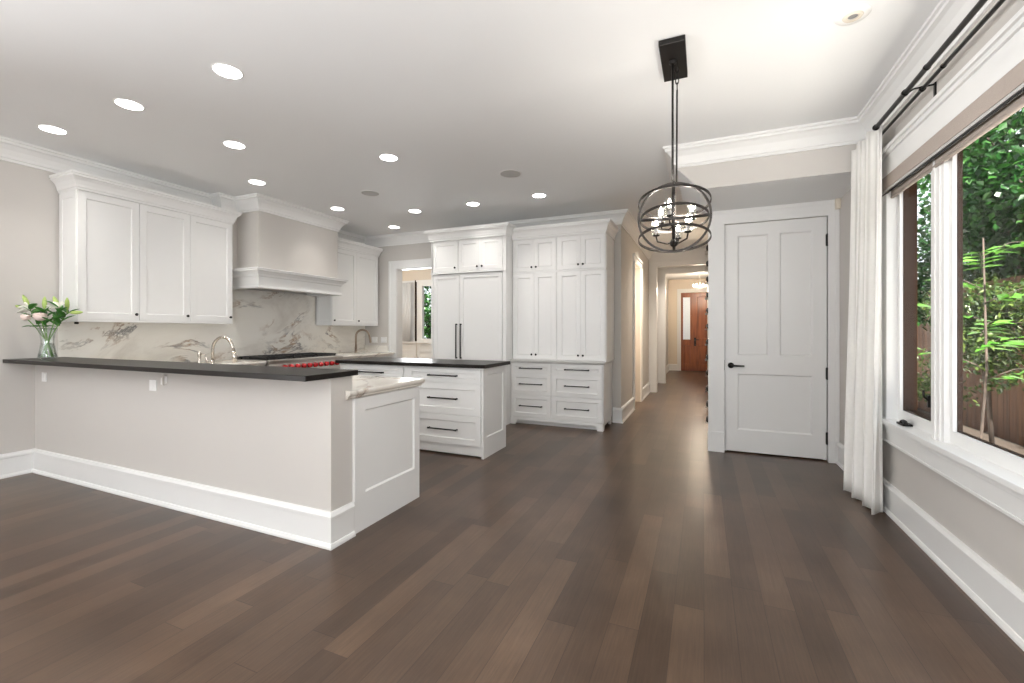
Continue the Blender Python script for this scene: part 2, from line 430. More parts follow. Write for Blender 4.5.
CROWN = [(0, -.175), (.014, -.175), (.014, -.155), (.024, -.148), (.030, -.125), (.050, -.085), (.078, -.052), (.098, -.042), (.098, -.022), (.112, -.018), (.112, 0), (0, 0)]
cp = MB().sweep([(XL, -3.2), (XL, 3.56), (-5.40, 3.56), (-5.40, 3.75), (-5.0, 3.75), (-5.0, 5.02), (XL, 5.02), (XL, YB), (-1.05, YB), (-1.05, 9.6)], CROWN, ZC, -1)
struct('trim_1', cp, M['trim'], 'white crown moulding along the kitchen ceiling')
cp = MB().sweep([(XR, -3.2), (XR, 4.286), (-.222, 4.286), (-.222, 5.1)], CROWN, ZC, 1)
struct('trim_2', cp, M['trim'], 'white crown moulding above the windows and soffit')
BASE = [(0, 0), (.032, 0), (.032, .012), (.024, .028), (.018, .030), (.018, .165), (.026, .170), (.026, .186), (.014, .205), (.0, .208)]
struct('baseboard_left', MB().sweep([(XL, -3.2), (XL, 1.967), (-2.01, 1.967), (-2.01, 2.135)], BASE, 0, -1), M['trim'], 'tall white baseboard round the bar wall')
struct('baseboard_right', MB().sweep([(XR, -3.2), (XR, 5.15)], BASE, 0, 1), M['trim'], 'tall white baseboard below the garden windows')
struct('baseboard_hall', MB().sweep([(-1.16, YB), (-1.05, YB), (-1.05, 7.32)], BASE, 0, -1), M['trim'], 'white baseboard at the hall corner')
struct('baseboard_foyer', MB().sweep([(-1.05, 8.32), (-1.05, 9.58)], BASE, 0, -1), M['trim'], 'white baseboard beyond the side doorway')
struct('baseboard_entry', MB().sweep([(-1.05, 9.76), (-1.05, 11.33)], BASE, 0, -1), M['trim'], 'white baseboard between the hall openings')
struct('baseboard_door', MB().sweep([(-1.05, 11.52), (-1.05, 15.15), (-.78, 15.15)], BASE, 0, -1), M['trim'], 'white baseboard in the foyer')


def casing(mb, x0, x1, z1, y, wd, th, n=-1, head=None):
    """flat door casing in a y plane, around opening x0..x1, up to z1"""
    a, b = (y - th, y) if n < 0 else (y, y + th)
    hd = head or wd
    mb.box(x0 - wd, x0, a, b, 0, z1 + hd); mb.box(x1, x1 + wd, a, b, 0, z1 + hd); mb.box(x0, x1, a, b, z1, z1 + hd)
    t = .008
    a2, b2 = (y - th - t, y - th) if n < 0 else (y + th, y + th + t)
    mb.box(x0 - wd, x0 - wd + .035, a2, b2, 0, z1 + hd); mb.box(x1 + wd - .035, x1 + wd, a2, b2, 0, z1 + hd); mb.box(x0 - wd + .035, x1 + wd - .035, a2, b2, z1 + hd - .035, z1 + hd)


cs = MB(); casing(cs, -4.85, -3.85, 2.345, YB, .16, .02, head=.13)
cs.box(-4.86, -4.845, YB, YB + .14, 0, 2.345); cs.box(-4.845, -3.86, YB, YB + .14, 2.33, 2.345)
struct('trim_3', cs, M['trim'], 'white casing of the breakfast room doorway')
cs = MB()
cs.box(.045, .20, 5.145, 5.17, 0, 2.39).box(1.105, XR - .002, 5.145, 5.17, 0, 2.39).box(.045, XR - .002, 5.145, 5.17, 2.39, 2.532)
cs.box(.045, .075, 5.135, 5.145, 0, 2.532).box(1.165, XR - .002, 5.135, 5.145, 0, 2.532).box(.075, 1.165, 5.135, 5.145, 2.50, 2.532)
cs.box(.04, .20, 5.130, 5.145, 0, .21).box(1.105, XR - .035, 5.13, 5.145, 0, .21)
cs.box(.19, .20, 5.17, 5.29, 0, 2.39).box(1.105, 1.115, 5.17, 5.29, 0, 2.39)
cs.box(.045, .06, 5.17, 5.29, 0, 2.532).box(.20, .225, 5.224, 5.26, 0, 2.39).box(1.08, 1.105, 5.224, 5.26, 0, 2.39).box(.225, 1.08, 5.224, 5.26, 2.36, 2.39)
struct('trim_4', cs, M['trim'], 'wide white casing around the panelled door')
cs = MB()
for a, b in ((7.32, 7.42), (8.22, 8.32)): cs.box(-1.05, -1.025, a, b, 0, 2.40); cs.box(-1.025, -1.015, a + (0 if a < 8 else .07), b - (.07 if a < 8 else 0), 0, 2.40)
cs.box(-1.05, -1.025, 7.32, 8.32, 2.40, 2.52); cs.box(-1.025, -1.012, 7.32, 8.32, 2.48, 2.52)
struct('trim_5', cs, M['trim'], 'white casing of the side doorway in the hall')
cs = MB()
for x0, y in ((-.89, 9.6), (-.85, 11.35)):
    zt = 2.60 if y < 10 else 2.66
    cs.box(x0 - .125, x0, y - .022, y, 0, zt); cs.box(x0 - .125, .10, y - .022, y, zt, zt + .10); cs.box(x0 - .125, .10, y - .035, y - .022, zt + .08, zt + .10)
    cs.box(x0 - .13, x0, y - .032, y - .022, 0, .21)
struct('trim_6', cs, M['trim'], 'white casings of the two hall openings')
cs = MB(); cs.box(-.78, -.67, 15.12, 15.15, 0, 2.49).box(-.78, .72, 15.12, 15.15, 2.49, 2.61).box(.60, .72, 15.12, 15.15, 0, 2.49)
struct('trim_7', cs, M['trim'], 'white casing of the mahogany entry door')

# closet door
d1 = MB(); DW, DH = .881, 2.355
d1.panel((.204, 5.222, .016), X, -Y, .897, 2.370, .04, [(.12, .40, 1.005, 2.245), (.50, .78, 1.005, 2.245), (.12, .78, .225, .81)], .016, .014)
door = struct('door_1', d1, M['trim'], 'white three-panel door with black lever handle')
h = MB().lathe((.262, 5.182, .910), -Y, [(0, .030), (.006, .030), (.010, .024), (.012, .011), (.05, .011), (.05, .001)], 20)
h.tube([(.262, 5.137, .910), (.30, 5.135, .910), (.385, 5.137, .908)], [.011, .010, .008], 10)
h.build('door_handle', M['black'], door)
MB().box(.2025, .2045, 5.188, 5.216, .855, .965).build('strike_plate', M['black'], door)
for z in (.17, .80, 2.10):
    MB().box(1.092, 1.112, 5.166, 5.184, z, z + .11).tube([(1.102, 5.162, z - .006), (1.102, 5.162, z + .116)], .008, 10).build('hinge', M['black'], door)
# entry door
d2 = MB()
d2.panel((-.31, 15.22, .01), X, -Y, .90, 2.46, .05, [(.12, .40, .20, .80), (.50, .78, .20, .80), (.12, .78, 1.02, 2.34)], .02, .015)
d2.panel((-.66, 15.22, .01), X, -Y, .33, 2.46, .05, [(.06, .27, .20, .80)], .02, .015)
d2.box(-.33, -.31, 15.17, 15.22, .01, 2.47).box(-.67, .60, 15.22, 15.28, 0, 2.49)
e = struct('door_2', d2, M['mahogany'], 'mahogany entry door with narrow glazed sidelight')
MB().box(-.607, -.395, 15.160, 15.169, 1.0, 2.34).build('sidelight_pane', M['leaded'], e)
MB().box(-.622, -.380, 15.156, 15.169, .985, 1.0).box(-.622, -.380, 15.156, 15.169, 2.34, 2.355).box(-.622, -.607, 15.156, 15.169, 1.0, 2.34).box(-.395, -.380, 15.156, 15.169, 1.0, 2.34).build('sidelight_frame', M['mahogany'], e)
MB().box(-.28, -.22, 15.15, 15.169, .80, 1.06).tube([(-.25, 15.15, 1.0), (-.25, 15.10, 1.0), (-.14, 15.10, .99)], .012, 8).tube([(-.25, 15.14, .82), (-.25, 15.09, .86), (-.25, 15.09, .94), (-.25, 15.14, .97)], .01, 8).build('door_handle', M['black'], e)

# garden window
win = thing('window_1', 'broad white garden window with brown outer cladding', 'window', (1.25, 2.3, .66)); win['kind'] = 'structure'
fr = MB()
fr.box(1.165, XR, 3.87, 3.975, .66, 2.345).box(1.155, 1.165, 3.94, 3.975, .66, 2.345)             # side casing
fr.box(1.165, XR, OY0 - .12, OY0 + .03, .66, 2.345)
fr.box(1.160, XR, OY0 - .12, 3.985, 2.345, 2.475).box(1.145, XR, OY0 - .14, 4.0, 2.475, 2.50).box(1.13, XR, OY0 - .15, 4.015, 2.50, 2.522)   # head
fr.box(1.166, 1.262, 3.86, 3.88, .66, OZ1).box(1.196, 1.262, OY0, OY0 + .02, .66, OZ1).box(1.196, 1.262, OY0, OY1, 2.34, OZ1)
fr.build('window_frame', M['trim'], win)
MB().box(1.135, 1.30, OY0 - .14, 4.0, .632, .66).box(1.165, XR, OY0 - .12, 3.985, .515, .632).box(1.155, 1.165, OY0 - .12, 3.985, .60, .632).box(1.16, XR, OY0 - .12, 3.985, .50, .515).build('window_sill', M['trim'], win, .002)
for a, b in ((3.16, 3.31), (1.38, 1.57)):
    MB().box(1.205, 1.262, a, b, .66, OZ1).box(1.196, 1.205, a + .03, b - .03, .66, OZ1).box(1.188, 1.196, a + .065, b - .065, .66, OZ1).build('mullion', M['trim'], win)
    MB().box(1.2625, 1.275, a + .002, b - .002, .66, 2.34).build('mullion_cladding', M['brown'], win)


def sash(y0, y1, fa, fb, depth, z0=.66, z1=2.34, f=.05, zb=.07):
    s = MB().box(1.228, 1.262, y0, y0 + fa, z0, z1).box(1.228, 1.262, y1 - fb, y1, z0, z1).box(1.228, 1.262, y0 + fa, y1 - fb, z0, z0 + zb).box(1.228, 1.262, y0 + fa, y1 - fb, z1 - f, z1)
    o = s.build('sash', M['trim'], win)
    MB().box(1.240, 1.245, y0 + fa - .004, y1 - fb + .004, z0 + zb - .004, z1 - f + .004).build('pane', M['pane'], o)
    a, b = 1.2455, 1.2455 + depth; t = .004
    MB().box(a, b, y0 + fa, y0 + fa + t, z0 + zb, z1 - f).box(a, b, y1 - fb - t, y1 - fb, z0 + zb, z1 - f).box(a, b, y0 + fa + t, y1 - fb - t, z0 + zb, z0 + zb + t).box(a, b, y0 + fa + t, y1 - fb - t, z1 - f - t, z1 - f).build('outer_cladding', M['brown'], o)
    return o


s1 = sash(3.31, 3.86, .045, .035, .074); sash(1.57, 3.16, .035, .035, .022); sash(.84, 1.38, .045, .045, .074)
MB().box(1.170, 1.222, 3.60, 3.70, .660, .672).lathe((1.195, 3.665, .672), Z, [(0, .022), (.012, .018), (.02, .006)], 14).tube([(1.195, 3.665, .686), (1.18, 3.62, .688), (1.175, 3.57, .684), (1.175, 3.55, .682)], [.008, .009, .010, .006], 8).build('crank_handle', M['black'], win)
MB().box(1.212, 1.225, 3.365, 3.385, .82, .89).tube([(1.214, 3.375, .86), (1.195, 3.375, .885), (1.195, 3.375, .92)], .006, 8).build('sash_lock', M['black'], win)

# rear glazing behind the camera
g = thing('window_2', 'broad rear glazing facing the kitchen', 'window', (-2, -3.25, .5)); g['kind'] = 'structure'
r = MB().box(-4.6, .6, -3.28, -3.22, .5, .58).box(-4.6, .6, -3.28, -3.22, 2.52, 2.6)
for x in (-4.6, -2.9, -1.18, .52): r.box(x, x + .08, -3.28, -3.22, .58, 2.52)
r.build('window_frame', M['trim'], g)
# breakfast windows
g = thing('window_3', 'narrow breakfast room window with green view', 'window', (-6.2, 8.7, 1.02)); g['kind'] = 'structure'
r = MB()
for a, b in ((-7.0, -6.225), (-6.185, -5.2)):
    r.box(a, a + .15, 8.66, 8.74, 1.02, 2.42).box(b - .15, b, 8.66, 8.74, 1.02, 2.42).box(a + .15, b - .15, 8.66, 8.74, 2.32, 2.42).box(a + .15, b - .15, 8.66, 8.74, 1.02, 1.09)
    r.box(a - .02, b + .02, 8.65, 8.70, 2.42, 2.46)
r.box(-7.0, -5.1, 8.60, 8.74, .985, 1.02)
r.build('window_frame', M['trim'], g)
r = MB()
for a, b in ((-7.0, -6.225), (-6.185, -5.2)): r.box(a + .145, b - .145, 8.71, 8.716, 1.085, 2.325)
r.build('pane', M['pane'], g)
MB().box(-6.209, -6.202, 8.62, 8.70, 1.03, 2.46).build('mullion', M['brown'], g)
wp = MB()
for a in (-7.0, -6.19): wp.panel((a, 8.70, .02), X, -Y, .78, .955, .03, [(.06, .72, .08, .56), (.06, .72, .62, .76), (.06, .72, .81, .93)])
struct('trim_8', wp, M['trim'], 'white panelling below the breakfast room windows')
t = thing('sheer_curtain', 'white sheer curtain over one breakfast room window', 'curtain', (-6.55, 8.58, 1.03))
rows = [[(-6.98 + .70 * i / 60, 8.575 + .02 * math.sin(i * .9), z) for i in range(61)] for z in (1.03, 1.7, 2.40)]
o = MB().ring_surface(rows, False, False).build('cloth', M['sheer'], t); o.modifiers.new('t', 'SOLIDIFY').thickness = .003
MB().tube([(-6.99, 8.575, 2.41), (-6.25, 8.575, 2.41)], .010, 8).build('rod', M['plastic'], t)

# ------------------------------------------------------------ outside
struct('ground', MB().box(3.2, 16, -6, 24, -.5, -.35), M['soil'], 'bare soil outside the window').__setitem__('category', 'ground')
struct('patio', MB().box(1.4, 3.2, -6, 24, -.5, -.35), M['gravel'], 'pale gravel strip added out of view to bounce sunlight indoors').__setitem__('category', 'ground')  # unseen from indoors, added to bounce sunlight up to the ceiling
struct('yard', MB().box(-14, -2, 9.4, 20, -.5, -.35), M['soil'], 'ground beyond the breakfast room').__setitem__('category', 'ground')
f = thing('garden_fence', 'brown vertical board fence outside the garden window', 'fence', (4.1, 8, -.35))
p = MB()
for i in range(100):
    y = 1 + i * .145; p.box(4.10, 4.122, y, y + .138, -.34, 2.05 + .004 * (i % 3))
p.build('board_panel', M['fence'], f)
p = MB()
for z in (.05, .85, 1.5): p.box(4.123, 4.17, 1, 15.5, z, z + .09)
p.build('fence_rail', M['fence'], f)


def leaf_quad(mb, c, d, n, L_, w_):
    d = d.normalized(); s = d.cross(n).normalized() * w_; m = c + d * L_ * .45 + n * .08 * L_
    v = [mb.bm.verts.new(q) for q in (c, m + s, c + d * L_, m - s)]
    mb.bm.faces.new(v)


def rv():
    while 1:
        v = Vector((random.uniform(-1, 1), random.uniform(-1, 1), random.uniform(-1, 1)))
        if .05 < v.length < 1: return v


def tree(name, label, cat, base, h_trunk, crown_c, crown_r, n, L_, w_, m, tr=.06, group=None):
    t = thing(name, label, cat, base, group)
    b = Vector(base); c = Vector(crown_c)
    mb = MB().tube([b, b.lerp(c, .5) + Vector((.05, .04, 0)), c], [tr, tr * .8, tr * .45], 8)
    lf = MB()
    for i in range(9):
        k = rv(); e = c + Vector((k.x * crown_r[0], k.y * crown_r[1], k.z * crown_r[2])) * .8
        mb.tube([b.lerp(c, random.uniform(.5, .95)), (c + e) / 2, e], [tr * .35, tr * .22, tr * .1], 5)
    mb.build('trunk', M['bark'], t)
    clumps = [rv() for _ in range(26)]
    for i in range(n):
        k = random.choice(clumps) * .85 + rv() * .33
        q = c + Vector((k.x * crown_r[0], k.y * crown_r[1], k.z * crown_r[2]))
        d = rv() + Vector((0, 0, -.35)); leaf_quad(lf, q, d, (rv() + Vector((0, 0, 1.2))).normalized(), L_ * random.uniform(.7, 1.3), w_ * random.uniform(.7, 1.2))
    lf.build('foliage', m, t, recalc=False)
    return t


tree('maple_tree', 'dark green leafy tree overhanging the fence top', 'tree', (4.9, 10.2, -.35), 2, (4.6, 9.6, 3.7), (1.5, 2.6, 1.5), 9500, .115, .045, M['leaf'], .10)
tree('ash_tree', 'tall green tree rising behind the fence and the house corner', 'tree', (7.0, 15.5, -.35), 2, (6.6, 15.0, 3.6), (2.2, 3.0, 2.6), 9000, .16, .06, M['leaf'], .12)
tree('birch_tree', 'loose yellow-green tree between the fence and the pale house', 'tree', (6.4, 12.4, -.35), 2, (6.2, 12.2, 2.9), (1.2, 1.8, 1.6), 6000, .10, .036, M['leafb'], .06)
tree('olive_shrub', 'yellowish shrub with fine leaves against the fence', 'shrub', (3.55, 8.0, -.35), 1, (3.35, 7.9, 1.35), (.42, 1.3, .95), 4200, .075, .025, M['leafb'], .03)
tree('laurel_shrub', 'tall loose shrub growing outside the narrow casement', 'shrub', (3.3, 10.6, -.35), 1, (3.3, 10.6, 1.9), (.42, 1.2, 1.3), 4200, .10, .036, M['leaf'], .03)
tree('bay_tree', 'green tree seen through the breakfast room window', 'tree', (-8.4, 12.6, -.35), 1, (-8.4, 12.4, 1.8), (2.4, 1.2, 2.0), 3600, .15, .06, M['leaf'], .08)
tree('privet_shrub', 'low sparse yellow-green shrub at the foot of the fence', 'shrub', (3.6, 9.3, -.35), 1, (3.55, 9.2, .45), (.35, 1.2, .5), 900, .075, .022, M['leafb'], .02)
tree('plane_tree', 'broad tree beyond the near stretch of the garden fence', 'tree', (6.0, 5.4, -.35), 2, (5.8, 5.2, 3.2), (1.5, 2.0, 1.7), 5000, .13, .05, M['leaf'], .10)
tree('hazel_tree', 'bushy tree beyond the fence closest to the terrace end', 'tree', (6.0, 1.4, -.35), 2, (5.8, 1.4, 3.0), (1.5, 1.8, 1.7), 4500, .13, .05, M['leaf'], .10)
s = thing('sapling', 'bright green sapling with compound leaves near the glass', 'plant', (2.50, 5.9, -.35))
st = MB(); lf = MB()
b = Vector((2.50, 5.9, -.35)); top = Vector((2.42, 5.6, 2.15))
st.tube([b, b.lerp(top, .5) + Vector((.05, 0, 0)), top], [.014, .011, .006], 7)
for i in range(9):
    t0 = b.lerp(top, .45 + .06 * i); a = i * 2.4; d = Vector((math.cos(a), math.sin(a) * 1.1, .45)).normalized(); e = t0 + d * .5 + Vector((0, 0, -.05))
    st.tube([t0, t0 + d * .27 + Vector((0, 0, .02)), e], [.005, .004, .002], 5)
    for k in range(5):
        q = t0.lerp(e, .25 + .18 * k)
        for sg in (-1, 1):
            sd = d.cross(Z).normalized() * sg
            leaf_quad(lf, q, sd + d * .6 + Vector((0, 0, random.uniform(-.5, .1))), (Z + rv() * .5).normalized(), .17, .045)
st.build('stem', M['bark'], s); lf.build('foliage', M['leafy'], s, recalc=False)
hs = thing('neighbour_house', 'pale grey house glimpsed beyond the trees', 'building', (11, 20, -.35))
MB().box(10, 12, 17, 26, -.35, 6.5).build('wall', M['stucco'], hs)
MB().prism([(9.6, 16.7, 6.5), (12.4, 16.7, 6.5), (11, 16.7, 8.4)], (0, 9.6, 0)).build('roof', M['grey'], hs)
MB().box(9.97, 9.995, 18.2, 19.2, 1.2, 2.8).build('window', M['blackm'], hs)

# ------------------------------------------------------------ peninsula
w = MB().box(XL, -2.01, 1.967, 2.14, 0, .993)
struct('wall_peninsula', w, M['wall'], 'low greige wall carrying the bar top')
t = MB().box(XL + .002, -1.985, 1.763, 2.165, .994, 1.026).build('bar_countertop', M['quartz'], None, .003)
tag(t, 'long dark quartz bar top on the low greige wall', 'countertop')
pc = thing('peninsula_cabinet', 'white base cabinet with framed end panel behind the low bar wall', 'cabinet', (-3.4, 2.45, 0))
MB().box(-4.88, -2.02, 2.142, 2.78, .10, .847).box(-4.88, -2.02, 2.142, 2.72, 0, .10).build('body', M['cab'], pc)
MB().panel((-2.02, 2.142, 0), Y, X, .69, .847, .022, [(.10, .63, .235, .765)], .012, .01).build('end_panel', M['cab'], pc)
MB().box(-2.018, -1.990, 2.1405, 2.160,   .2, .845).build('corner_strip', M['trim'], pc)
for i in range(4):
    x = -4.85 + i * .705
    dd = MB().shaker((x + .70, 2.78, .12), -X, Y, .69, .70).build('door', M['cab'], pc)
    MB().lathe((x + .08, 2.80, .74), Y, [(0, .006), (.012, .006), (.016, .014), (.026, .012), (.028, .001)], 12).build('knob', M['black'], dd)
EDGE = [(0, 0), (.012, .002), (.018, .010), (.018, .018), (.028, .024), (.034, .034), (.034, .046), (.028, .054), (.016, .056), (0, .056)]
lc = MB().box(XL + .02, -2.0, 2.20, 2.83, .849, .905).box(XL + .02, -4.92, 2.83, 3.765, .849, .905)
lc.box(-4.92, -2.0, 2.1425, 2.20, .849, .905)
lc.sweep([(-2.004, 2.075), (-2.004, 2.83), (-4.92, 2.83), (-4.92, 3.765)], EDGE, .849, -1)
t = lc.build('marble_countertop', M['marble']); tag(t, 'cream marble sink counter one step below the dark bar top', 'countertop')
# left run
for lab, y0, y1, zt, ds in (('white base cabinet in the inner corner of the bar counter', 2.85, 3.77, .847, 2), ('white base cabinet carrying the rangetop', 3.776, 4.98, .70, 2), ('white base cabinet under the prep faucet', 4.986, YB - .005, .847, 2)):
    bc = thing('base_cabinet', lab, 'cabinet', (-5.25, (y0 + y1) / 2, 0))
    MB().box(XL + .012, -4.96, y0, y1, .10, zt).box(XL + .012, -5.02, y0, y1, 0, .10).build('body', M['cab'], bc)
    wd = (y1 - y0 - .02) / ds
    for k in range(ds):
        dd = MB().shaker((-4.96, y0 + .01 + k * wd + .002, .12), Y, X, wd - .004, zt - .14).build('door', M['cab'], bc)
        MB().lathe((-4.94, y0 + .01 + k * wd + (wd - .05 if k == 0 else .05), zt - .08), X, [(0, .006), (.012, .006), (.016, .014), (.026, .012), (.028, .001)], 12).build('knob', M['black'], dd)
lc = MB().box(XL + .02, -4.92, 4.985, YB - .003, .849, .905); lc.sweep([(-4.92, 4.985), (-4.92, YB - .003)], EDGE, .849, -1)
lc.box(XL + .02, -5.03, YB - .022, YB - .003, .906, 1.015)
t = lc.build('marble_countertop', M['marble']); tag(t, 'cream marble counter beside the breakfast room doorway', 'countertop')
bs = MB().box(XL + .001, XL + .014, 2.12, 6.215, .906, 1.372).box(XL + .001, XL + .014, 3.60, 5.10, 1.372, 1.82)
t = bs.build('backsplash', M['marble']); tag(t, 'veined marble splash behind the rangetop and under the cabinets', 'backsplash')

# rangetop
rt = thing('rangetop', 'stainless gas rangetop with black grates and red knobs', 'rangetop', (-5.2, 4.38, .71))
MB().box(XL + .03, -4.90, 3.775, 4.975, .71, .91).box(XL + .03, XL + .06, 3.775, 4.975, .91, .945).build('body', M['steel'], rt, .003)
MB().prism([(-4.90, 3.775, .71), (-4.86, 3.775, .74), (-4.86, 3.775, .86), (-4.85, 3.775, .90), (-4.87, 3.775, .915), (-4.90, 3.775, .915)], (0, 1.2, 0)).build('control_panel', M['steel'], rt)
MB().box(XL + .07, -4.925, 3.80, 4.95, .910, .914).build('burner_tray', M['blackm'], rt)
for i in range(3):
    y0 = 3.81 + i * .385; gr = MB()
    for k in range(6): gr.box(-5.46, -4.945, y0 + .01 + k * .066, y0 + .022 + k * .066, .933, .947)
    for x in (-5.46, -5.28, -5.12, -4.957): gr.box(x, x + .012, y0 + .01, y0 + .352, .923, .945)
    for x in (-5.45, -4.965):
        for y in (y0 + .02, y0 + .33): gr.box(x, x + .015, y, y + .015, .914, .925)
    gr.build('grate', M['iron'], rt)
    for x in (-5.33, -5.07): MB().lathe((x, y0 + .18, .914), Z, [(0, .045), (.006, .045), (.010, .03), (.014, .028), (.015, .001)], 16).build('burner', M['iron'], rt)
for i in range(10):
    MB().lathe((-4.86, 3.99 + i * .096, .812), X, [(0, .026), (.004, .026), (.006, .034), (.030, .030), (.038, .026), (.040, .001)], 18).build('knob', M['red'], rt)


def faucet(name, label, base, d, hgt, reach, m, tr=.0135):
    t = thing(name, label, 'faucet', base); b = Vector(base); d = Vector(d).normalized(); r = reach / 2
    MB().lathe(b, Z, [(0, .030), (.006, .030), (.010, .022), (.10, .020), (.105, .001)], 18).build('base', m, t)
    pts = [b + Z * .09, b + Z * (hgt - r)] + [b + d * (r - r * math.cos(a)) + Z * (hgt - r + r * math.sin(a)) for a in [PI * k / 12 for k in range(1, 12)]]
    e = b + d * (2 * r) + Z * (hgt - r)
    pts += [e + d * .005]
    MB().tube(pts, tr, 12).build('spout', m, t)
    MB().tube([e + d * .004, e + d * .015 - Z * .05, e + d * .025 - Z * .11], [.016, .019, .021], 12).build('spray_head', m, t)
    sd = d.cross(Z).normalized()
    MB().tube([b + Z * .07, b + Z * .07 + sd * .035], .012, 10).tube([b + Z * .07 + sd * .03, b + Z * .075 + sd * .05 + d * .0, b + Z * .13 + sd * .065], [.009, .008, .006], 10).build('lever', m, t)
    return t


faucet('kitchen_faucet', 'tall arched nickel faucet standing behind the dark bar top', (-4.12, 2.63, .905), (1, .12, 0), .31, .24, M['nickel'])
sdp = thing('soap_dispenser', 'small nickel soap dispenser beside the arched bar faucet', 'soap dispenser', (-4.36, 2.66, .905))
MB().lathe((-4.36, 2.66, .905), Z, [(0, .022), (.006, .022), (.012, .014), (.12, .013), (.15, .016), (.17, .014), (.172, .001)], 14).build('pump', M['nickel'], sdp)
MB().tube([(-4.36, 2.66, 1.05), (-4.33, 2.67, 1.055), (-4.30, 2.68, 1.045)], .007, 8).build('nozzle', M['nickel'], sdp)
faucet('kitchen_faucet', 'slim bronze-toned prep faucet under the two-door wall cabinet', (-5.40, 5.83, .905), (.55, .8, 0), .385, .22, M['bronze'], .017)


# ------------------------------------------------------------ wall cabinets
def knob(o, p, n):
    MB().lathe(p, n, [(0, .007), (.010, .006), (.014, .013), (.022, .0145), (.027, .010), (.028, .001)], 14).build('knob', M['black'], o)


def pull(o, a, b, n, r=.0065):
    a, b, n = Vector(a), Vector(b), Vector(n); d = (b - a).normalized()
    mb = MB().tube([a + n * .03, b + n * .03], r, 10)
    for q in (a, b): mb.lathe(q, n, [(0, .009), (.004, .009), (.006, .006), (.036, .006), (.0365, .001)], 10)
    for q, s_ in ((a, -1), (b, 1)): mb.lathe(q + n * .03 - d * .008, d, [(0, .009), (.016, .009)], 10)
    mb.build('handle', M['black'], o)


CABCROWN = [(0, 0), (.012, 0), (.012, .018), (.022, .026), (.026, .045), (.045, .082), (.068, .104), (.082, .110), (.082, .126), (.094, .130), (.094, .148), (0, .148)]
CABCROWN = [(o * .76, z) for o, z in CABCROWN]


def wall_cabinet(label, y0, y1, n, knob_side, ends):
    c = thing('wall_cabinet', label, 'cabinet', (XL + .2, (y0 + y1) / 2, 1.36)); xf = -5.235
    MB().box(XL + .016, xf, y0, y1, 1.375, 2.56).build('body', M['cab'], c)
    MB().box(XL + .016, xf + .022, y0 + .0, y1, 1.357, 1.375).build('light_rail', M['cab'], c)
    if 'a' in ends: MB().panel((XL + .03, y0, 1.376), X, -Y, .29, 1.183, .004, [(.05, .24, .06, 1.12)], .0035, .003).build('end_panel', M['cab'], c)
    MB().box(XL + .016, xf + .02, y0, y1, 2.56, 2.705).sweep([(XL + .016, y0), (xf + .02, y0), (xf + .02, y1), (XL + .016, y1)], CABCROWN, 2.557, -1).build('crown', M['cab'], c)
    wd = (y1 - y0) / n
    for i in range(n):
        a = y0 + i * wd + .002
        d = MB().shaker((xf, a, 1.380), Y, X, wd - .004, 1.172).build('door', M['cab'], c)
        ky = a + wd - .035 if knob_side > 0 else a + .03
        knob(d, (xf + .02, ky, 1.435), X)
    return c


wall_cabinet('white wall cabinet with three tall framed doors beside the lilies', 2.125, 3.565, 3, 1, 'a')
wall_cabinet('white wall cabinet with two framed doors beyond the range hood', 5.13, 6.17, 2, -1, 'a')
pl = MB().lathe((-5.42, 2.20, 1.335), Z, [(0, .012), (.004, .016), (.021, .016)], 12).build('puck_light', M['black']); tag(pl, 'small dark puck light under the three-door wall cabinet', 'puck light')

# range hood
hd = thing('range_hood', 'plastered range hood with white moulded mantel over the rangetop', 'range hood', (-5.28, 4.38, 1.80))
MB().box(XL + .002, -5.0, 3.75, 5.02, 2.03, ZC - .01).build('chimney', M['wall'], hd)
MANT = [(-.10, 0), (.012, 0), (.012, .022), (0, .026), (0, .135), (.012, .142), (.020, .165), (.048, .195), (.068, .205), (.068, .222), (.078, .226), (.078, .238), (-.10, .238)]
MB().sweep([(XL + .016, 3.72), (-4.965, 3.72), (-4.965, 5.05), (XL + .016, 5.05)], MANT, 1.80, -1).build('mantel', M['cab'], hd)
MB().box(XL + .02, -5.06, 3.82, 4.95, 1.83, 1.85).build('hood_liner', M['steel'], hd)

# fridge
FX0, FX1, FY = -3.635, -2.44, 5.44
fc = thing('refrigerator_cabinet', 'tall white surround with three small doors above the panelled refrigerator', 'cabinet', (-3.02, 5.8, 0))
MB().box(FX1 - .05, FX1, FY - .0, YB - .01, 0, 2.56).box(FX0, FX0 + .03, FY, YB - .01, 0, 2.56).box(FX0 + .03, FX1 - .05, FY + .02, YB - .01, 2.09, 2.56).build('body', M['cab'], fc)
MB().box(FX0, FX1, FY - .02, YB - .12, 2.56, 2.69).sweep([(FX0, YB - .15), (FX0, FY - .02), (FX1, FY - .02), (FX1, 5.635)], CABCROWN, 2.557, -1).build('crown', M['cab'], fc)
for a, wd, kx in ((FX0 + .015, .43, .39), (FX0 + .46, .335, .30), (FX0 + .80, .335, .035)):
    d = MB().shaker((a, FY + .02, 2.115), X, -Y, wd, .435).build('door', M['cab'], fc)
    knob(d, (a + kx, FY, 2.165), -Y)
MB().box(FX0, FX1, FY - .012, FY + .02, 2.085, 2.108).build('rail', M['cab'], fc)
rf = thing('refrigerator', 'white panelled built-in refrigerator with two long black pulls', 'refrigerator', (-3.02, 5.8, 0))
MB().box(FX0 + .035, FX1 - .055, FY + .03, YB - .03, .02, 2.08).build('body', M['cab'], rf)
for a, wd, hx in ((FX0 + .035, .428, .393), (FX0 + .469, .66, .03)):
    d = MB().shaker((a, FY + .028, .10), X, -Y, wd, 1.975, .022, .055).build('door', M['cab'], rf)
    pull(d, (a + hx, FY + .006, .89), (a + hx, FY + .006, 1.365), -Y, .009)
